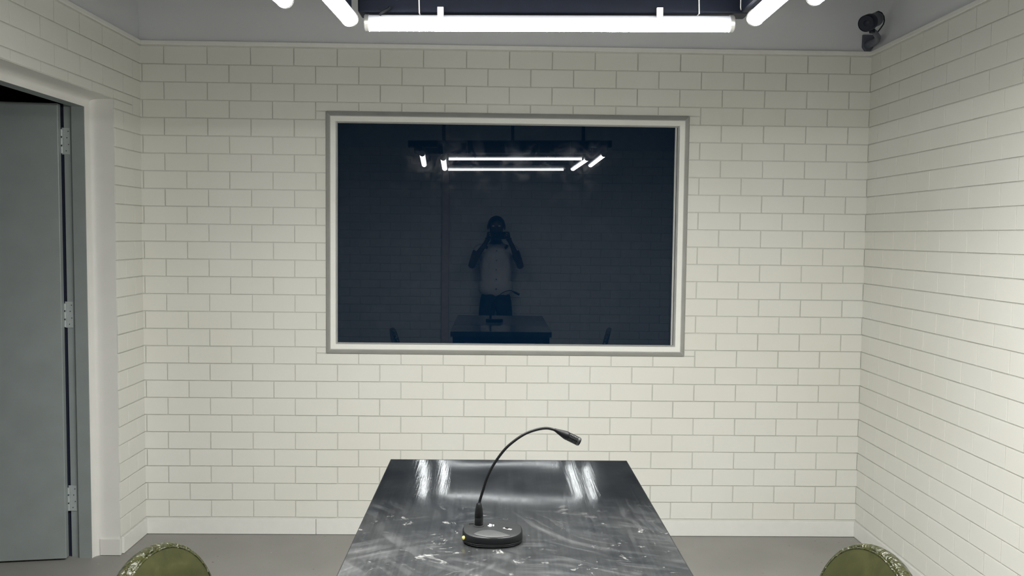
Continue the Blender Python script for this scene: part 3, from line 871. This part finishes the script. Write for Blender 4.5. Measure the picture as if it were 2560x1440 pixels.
# boot, neck and capsule (curve read in the plane of the stand)
bx, by = -0.0303, 0.013
bz = ztop(bx, by)
add('neck_collar', B().lathe([(0.0125, bz - 0.002), (0.0125, bz + 0.0028), (0.0105, bz + 0.0035)], 24, center=(bx, by)).mesh('neck_collar', M['mic_top'], smooth=True), mic)
boot = add('neck_boot', B().lathe([(0.0090, bz), (0.0093, bz + 0.004), (0.0093, bz + 0.020), (0.0090, bz + 0.0205), (0.0093, bz + 0.021), (0.0091, bz + 0.030), (0.0078, bz + 0.040), (0.0055, bz + 0.0505), (0.0040, bz + 0.052)], 24, center=(bx, by)).mesh('neck_boot', M['mic_black'], smooth=True), mic)
NECK = [(-0.0400, 0.9060), (-0.0381, 0.9137), (-0.0320, 0.9343), (-0.0239, 0.9606), (-0.0093, 0.9910), (0.0136, 1.0235), (0.0370, 1.0450), (0.0605, 1.0602), (0.0857, 1.0692), (0.1067, 1.0720), (0.1243, 1.0682)]
HEAD = [(0.1243, 1.0682), (0.1791, 1.0415)]
def sm_curve(pts, n):
    out = []
    for i in range(len(pts) - 1):
        p0 = pts[max(i - 1, 0)]; p1 = pts[i]; p2 = pts[i + 1]; p3 = pts[min(i + 2, len(pts) - 1)]
        for k in range(n):
            t_ = k / n
            out.append(tuple(0.5 * (2 * p1[q] + (p2[q] - p0[q]) * t_ + (2 * p0[q] - 5 * p1[q] + 4 * p2[q] - p3[q]) * t_ ** 2 + (3 * p1[q] - p0[q] - 3 * p2[q] + p3[q]) * t_ ** 3) for q in range(len(p1))))
    out.append(tuple(pts[-1]))
    return out
loc = lambda x, z: (x - mx0, by, z - TT - 0.0008)
npts = [loc(x, z) for x, z in sm_curve(NECK, 14)]
npts[0] = (npts[0][0], by, bz + 0.050)
rad = [0.0030 + 0.00022 * (1 if (i % 2) else -1) for i in range(len(npts))]
add('gooseneck', B().tube(npts, rad, 12).mesh('gooseneck', M['mic_black'], smooth=True, angle=80), mic)
h0, h1 = Vector(loc(*HEAD[0])), Vector(loc(*HEAD[1]))
hd = h1 - h0; hlen = hd.length
mh = Matrix.Translation(h0) @ hd.to_track_quat('Z', 'Y').to_matrix().to_4x4()
cap_ = add('capsule', B().lathe([(0.0034, -0.002), (0.0040, 0.002), (0.0082, 0.020), (0.0094, 0.026), (0.0094, 0.031), (0.0090, 0.032), (0.0090, hlen - 0.004), (0.0087, hlen - 0.001), (0.007, hlen)], 24).xf(mh).mesh('capsule', M['mic_black'], smooth=True), mic)
rb = B()
for k in range(10):
    a = 2 * PI * k / 10
    for q in range(6):
        z0 = 0.0335 + q * 0.0037
        rb_ = B().box(-0.0014, 0.0014, 0.0087, 0.0094, z0, z0 + 0.0022).xf(mh @ Matrix.Rotation(a, 4, 'Z'))
        n = len(rb.v); rb.v += rb_.v; rb.f += [tuple(n + i for i in qd) for qd in rb_.f]
add('grille_ribs', rb.mesh('grille_ribs', M['mic_top']), cap_)
add('capsule_ring', B().lathe([(0.0091, hlen - 0.0075), (0.0096, hlen - 0.007), (0.0096, hlen - 0.0035), (0.0091, hlen - 0.003)], 24, cap0=False, cap1=False).xf(mh).mesh('capsule_ring', M['mic_top'], smooth=True), cap_)

# ------------------------------------------------------------------ chairs
def chair(x, y, rz, ztop_, label):
    """local frame: +X is the way the chair faces"""
    o = empty('padded_chair', (x, y, 0), rz)
    tag(o, label, 'chair', 'olive padded chairs at the steel table')
    lean = math.radians(13)
    zseat = 0.46
    # arch outline of the back (s across, t up from the bottom of the pad)
    def arch(a, t0, t1, bb_, n=28):
        pts = []
        tc = t1 - bb_
        for k in range(n + 1):
            th = PI * k / n
            pts.append((a * math.cos(th), tc + bb_ * math.sin(th)))
        for k in range(1, 5):
            th = k / 5 * PI / 2
            pts.append((-a + 0.03 * (1 - math.cos(th)), tc - (tc - t0) * k / 5))
        for k in range(0, 5):
            pts.append((-a + 0.03 + (2 * a - 0.06) * k / 4, t0))
        for k in range(4, 0, -1):
            pts.append((a - 0.03 * (1 - math.cos(k / 5 * PI / 2)), tc - (tc - t0) * k / 5))
        return pts
    zb = 0.50
    H = (ztop_ - zb) / math.cos(lean)
    bm_ = Matrix.Translation((-0.20, 0, zb)) @ Matrix.Rotation(-lean, 4, 'Y')
    def ring(poly, d, s=1.0):
        cy_ = H * 0.5
        return [bm_ @ Vector((d, p * s, cy_ + (t - cy_) * s)) for p, t in poly]
    outer = arch(0.202, 0.0, H, 0.188)
    th_ = 0.031
    # rolled rim all round the pad
    rim = B().quad_grid([ring(outer, 0.0, 0.93), ring(outer, 0.0, 0.965), ring(outer, -0.004, 0.985), ring(outer, -0.011, 1.0), ring(outer, -0.020, 1.0), ring(outer, -0.028, 0.985), ring(outer, -th_, 0.955), ring(outer, -th_, 0.90)], cap0=True, cap1=True)
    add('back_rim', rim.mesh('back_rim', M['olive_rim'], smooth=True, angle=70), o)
    # inset front panel with a piped edge
    pan = B().quad_grid([ring(outer, -0.001, 0.925), ring(outer, 0.0035, 0.92), ring(outer, 0.0035, 0.905), ring(outer, 0.0065, 0.80), ring(outer, 0.008, 0.5)], cap0=True, cap1=True)
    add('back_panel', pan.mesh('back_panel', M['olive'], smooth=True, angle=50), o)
    pip = ring(outer, 0.0025, 0.915)
    pb = B().tube(pip + [pip[0]], 0.0024, 8, cap=False)
    add('piping', pb.mesh('piping', M['olive_rim'], smooth=True), o)
    # seat cushion
    sp = sup(0.205, 0.20, 40, 3.4, 0.0, 0.0)
    def sr(s, z):
        return [(p * s, q * s, z) for p, q in sp]
    st = B().quad_grid([sr(0.93, zseat - 0.055), sr(0.985, zseat - 0.05), sr(1.0, zseat - 0.03), sr(0.99, zseat - 0.012), sr(0.94, zseat - 0.002), sr(0.6, zseat + 0.006)], cap0=True, cap1=True)
    add('seat', st.mesh('seat', M['olive'], smooth=True, angle=60), o)
    # tubular frame
    for sy in (-1, 1):
        yl = sy * 0.165
        add('leg', B().tube([(0.165, yl, zseat - 0.058), (0.185, yl * 1.06, 0.012), (0.1855, yl * 1.06, 0.0)], [0.0115, 0.0115, 0.013], 12).mesh('leg', M['leg_black'], smooth=True), o)
        add('leg', B().tube([(-0.165, yl, zseat - 0.058), (-0.205, yl * 1.06, 0.012), (-0.206, yl * 1.06, 0.0)], [0.0115, 0.0115, 0.013], 12).mesh('leg', M['leg_black'], smooth=True), o)
        add('back_post', B().tube([(-0.155, yl * 0.8, zseat - 0.06), (-0.235, yl * 0.8, zseat - 0.05), (-0.262, yl * 0.8, zseat + 0.0), (-0.272, yl * 0.8, zb + 0.05), (-0.290, yl * 0.8, zb + 0.14)], 0.011, 12).mesh('back_post', M['leg_black'], smooth=True), o)
    fr_ = B()
    for sy in (-1, 1):
        fr_.box(-0.17, 0.17, sy * 0.165 - 0.011, sy * 0.165 + 0.011, zseat - 0.078, zseat - 0.056)
    for sx in (-1, 1):
        fr_.box(sx * 0.165 - 0.011, sx * 0.165 + 0.011, -0.153, 0.153, zseat - 0.078, zseat - 0.056)
    add('seat_frame', fr_.mesh('seat_frame', M['leg_black']), o)
    return o
CHAIR_L = (-0.512, -2.40, math.radians(-13))
CHAIR_R = (0.592, -2.41, math.radians(180 + 9.5))
chair(*CHAIR_L, 0.787, 'olive green padded chair with a glinting rim, beside the table towards the door')
chair(*CHAIR_R, 0.800, 'olive green padded chair on the brick-wall side, across the table from the door')

# ------------------------------------------------------------------ the photographer, mirrored in the window
def skin_mesh(name, verts, edges, radii, root, mat, sub=1):
    me = bpy.data.meshes.new(name)
    me.from_pydata(verts, edges, [])
    tmp = bpy.data.objects.new(name, me)
    COL.objects.link(tmp)
    md = tmp.modifiers.new('s', 'SKIN'); md.use_smooth_shade = True; md.branch_smoothing = 0.5
    for i, r in enumerate(radii):
        sv = me.skin_vertices[0].data[i]
        sv.radius = (r, r) if not isinstance(r, tuple) else r
        sv.use_root = (i == root)
    md2 = tmp.modifiers.new('d', 'SUBSURF'); md2.levels = sub; md2.render_levels = sub
    dg = bpy.context.evaluated_depsgraph_get()
    out = bpy.data.meshes.new_from_object(tmp.evaluated_get(dg))
    bpy.data.objects.remove(tmp)
    out.name = name
    out.materials.clear(); out.materials.append(mat)
    for p in out.polygons:
        p.use_smooth = True
    return out

class Skel:
    def __init__(self):
        self.v, self.e, self.r = [], [], []
    def p(self, co, r, par=None):
        self.v.append(tuple(co)); self.r.append(r)
        i = len(self.v) - 1
        if par is not None:
            self.e.append((par, i))
        return i
    def chain(self, par, *items):
        for co, r in items:
            par = self.p(co, r, par)
        return par
PX, PY = 0.0, -4.555
person = empty('person', (PX, PY, 0))
tag(person, 'standing person in a pale shirt holding a phone up, mirrored in the window', 'person')
k = Skel()
pel = k.p((0, 0, 0.90), 0.125)
ab = k.chain(pel, ((0, 0.0, 1.03), 0.115), ((0, -0.005, 1.18), 0.110), ((0, -0.005, 1.31), 0.100))
chest = ab
neck = k.chain(chest, ((0, 0.0, 1.405), 0.062), ((0, 0.012, 1.455), 0.052))
hd_ = k.chain(neck, ((0, 0.03, 1.520), 0.066), ((0, 0.032, 1.585), 0.083), ((0, 0.026, 1.640), 0.078), ((0, 0.02, 1.672), 0.045))
for s_ in (-1, 1):
    # leg
    k.chain(pel, ((s_ * 0.09, 0.0, 0.82), 0.085), ((s_ * 0.098, 0.01, 0.48), 0.056), ((s_ * 0.100, -0.012, 0.30), 0.05), ((s_ * 0.102, -0.02, 0.09), 0.034), ((s_ * 0.104, 0.02, 0.045), 0.032), ((s_ * 0.108, 0.11, 0.03), 0.026))
    # arm: shoulder out, elbow low and wide, forearm up to the phone
    hx_ = 0.020 + s_ * 0.088
    wr = k.chain(chest, ((s_ * 0.10, 0.0, 1.375), 0.056), ((s_ * 0.178, 0.005, 1.360), 0.052), ((s_ * 0.215, 0.05, 1.27), 0.046), ((s_ * 0.248, 0.115, 1.175), 0.038), ((s_ * 0.215, 0.165, 1.255), 0.037), ((hx_ + s_ * 0.045, 0.215, 1.40), 0.025))
    palm = k.p((hx_ + s_ * 0.022, 0.232, 1.440), 0.024, wr)
    palm2 = k.p((hx_ + s_ * 0.012, 0.246, 1.470), 0.022, palm)
    # four fingers wrap behind the phone edge to its front, thumb stays on the near side
    for q in range(4):
        zz = 1.458 + q * 0.020
        ln = (0.9, 1.05, 1.0, 0.8)[q]
        k.chain(palm2, ((hx_ + s_ * 0.014, 0.262, zz), 0.0092), ((hx_ + s_ * 0.006, 0.284 , zz + 0.003), 0.0085), ((hx_ - s_ * 0.018 * ln, 0.2985, zz + 0.005), 0.0078), ((hx_ - s_ * 0.034 * ln, 0.3000, zz + 0.005), 0.0066))
    k.chain(palm, ((hx_ - s_ * 0.002, 0.240, 1.462), 0.012), ((hx_ - s_ * 0.018, 0.258, 1.478), 0.0095), ((hx_ - s_ * 0.034, 0.2630, 1.488), 0.0078))
add('body', skin_mesh('body', k.v, k.e, k.r, pel, M['skin']), person)
# face: eyes, nose, mouth, ears on the head surface
fy = 0.112
def blob(name, c, r, mat, par):
    b_ = B()
    n_, m_ = 12, 8
    rings_ = [[(c[0] + r[0] * math.sin(PI * j / m_) * math.cos(2 * PI * i / n_), c[1] + r[1] * math.sin(PI * j / m_) * math.sin(2 * PI * i / n_), c[2] + r[2] * math.cos(PI * j / m_)) for i in range(n_)] for j in range(m_ + 1)]
    b_.quad_grid(rings_)
    return add(name, b_.mesh(name, mat, smooth=True, angle=180), par)
M['eye'] = plain('eye_white', (0.6, 0.58, 0.55), 0.3)
M['lip'] = plain('lip_skin', (0.07, 0.03, 0.026), 0.45)
for s_ in (-1, 1):
    blob('eye', (s_ * 0.030, 0.098, 1.585), (0.013, 0.008, 0.008), M['eye'], person)
    blob('ear', (s_ * 0.083, 0.020, 1.578), (0.010, 0.018, 0.030), M['skin'], person)
blob('nose', (0, 0.112, 1.560), (0.014, 0.016, 0.022), M['skin'], person)
blob('mouth', (0, 0.096, 1.522), (0.024, 0.010, 0.008), M['lip'], person)
# close-cropped hair: a cap over the upper rear of the skull
hb_ = B()
n_, m_ = 24, 9
rings_ = []
for j in range(m_ + 1):
    ph = (PI * 0.60) * j / m_
    rg = []
    for i in range(n_):
        th = 2 * PI * i / n_
        drop = 1.0 if math.sin(th) < 0.2 else 0.62
        pph = ph * (0.62 + 0.38 * (1 - max(0, math.sin(th))) )
        rg.append((0.0865 * math.sin(pph) * math.cos(th), 0.022 + 0.0935 * math.sin(pph) * math.sin(th), 1.600 + 0.090 * math.cos(pph)))
    rings_.append(rg)
hb_.quad_grid(rings_, cap1=False)
add('hair', hb_.mesh('hair', M['hair'], smooth=True, angle=180), person)
# shirt with short sleeves, open at hem
k = Skel()
c0 = k.p((0, 0.0, 1.16), (0.190, 0.128))
k.chain(c0, ((0, 0.0, 1.02), (0.196, 0.133)), ((0, 0.004, 0.835), (0.205, 0.138)))
c1 = k.chain(c0, ((0, -0.002, 1.29), (0.185, 0.130)))
c2 = k.chain(c1, ((0, 0.0, 1.375), (0.135, 0.098)), ((0, 0.004, 1.425), (0.078, 0.072)))
for s_ in (-1, 1):
    k.chain(c1, ((s_ * 0.115, 0.004, 1.366), 0.088), ((s_ * 0.180, 0.008, 1.355), 0.066), ((s_ * 0.205, 0.040, 1.285), 0.056))
shirt = add('shirt', skin_mesh('shirt', k.v, k.e, k.r, c0, M['shirt']), person)
for q in range(5):
    z_ = 1.34 - q * 0.095
    t_ = B().lathe([(0.006, 0.0), (0.006, 0.003), (0.003, 0.004)], 10).xf(Matrix.Translation((0.004, 0.134 + 0.003 * (q > 0), z_)) @ Matrix.Rotation(-PI / 2, 4, 'X'))
    add('button', t_.mesh('button', M['button'], smooth=True), shirt)
k = Skel()
p0 = k.p((0, 0.0, 0.93), (0.155, 0.118))
k.chain(p0, ((0, 0.0, 1.0), (0.150, 0.112)))
for s_ in (-1, 1):
    k.chain(p0, ((s_ * 0.088, 0.0, 0.80), 0.102), ((s_ * 0.098, 0.008, 0.48), 0.075), ((s_ * 0.101, -0.010, 0.26), 0.070), ((s_ * 0.103, -0.015, 0.08), 0.064))
add('trousers', skin_mesh('trousers', k.v, k.e, k.r, p0, M['trousers']), person)
for s_ in (-1, 1):
    sh = []
    for (yy, w_, h_) in ((-0.085, 0.020, 0.035), (-0.07, 0.036, 0.075), (-0.02, 0.040, 0.085), (0.05, 0.043, 0.065), (0.12, 0.046, 0.045), (0.165, 0.036, 0.034), (0.182, 0.016, 0.022)):
        sh.append([(s_ * 0.106 + w_ * math.cos(a), yy, max(0.0, h_ / 2 + h_ / 2 * math.sin(a))) for a in [2 * PI * i / 14 for i in range(14)]])
    add('shoe', B().quad_grid(sh, cap0=True, cap1=True).mesh('shoe', M['shoe'], smooth=True, angle=70), person)
# phone in both hands, its lens at the viewpoint
ph = empty('phone', (0.020, -4.2805, 1.4925))
tag(ph, 'dark phone held sideways in both hands by the mirrored person', 'phone')
add('case', boxm('case', M['phone'], -0.074, 0.074, -0.0045, 0.0045, -0.036, 0.036, 0.004, 3), ph)
add('lens', B().lathe([(0.007, 0.0), (0.007, 0.0012), (0.005, 0.0016)], 18).xf(Matrix.Translation((-0.0314, 0.0045, 0.0)) @ Matrix.Rotation(-PI / 2, 4, 'X')).mesh('lens', M['mic_top'], smooth=True), ph)
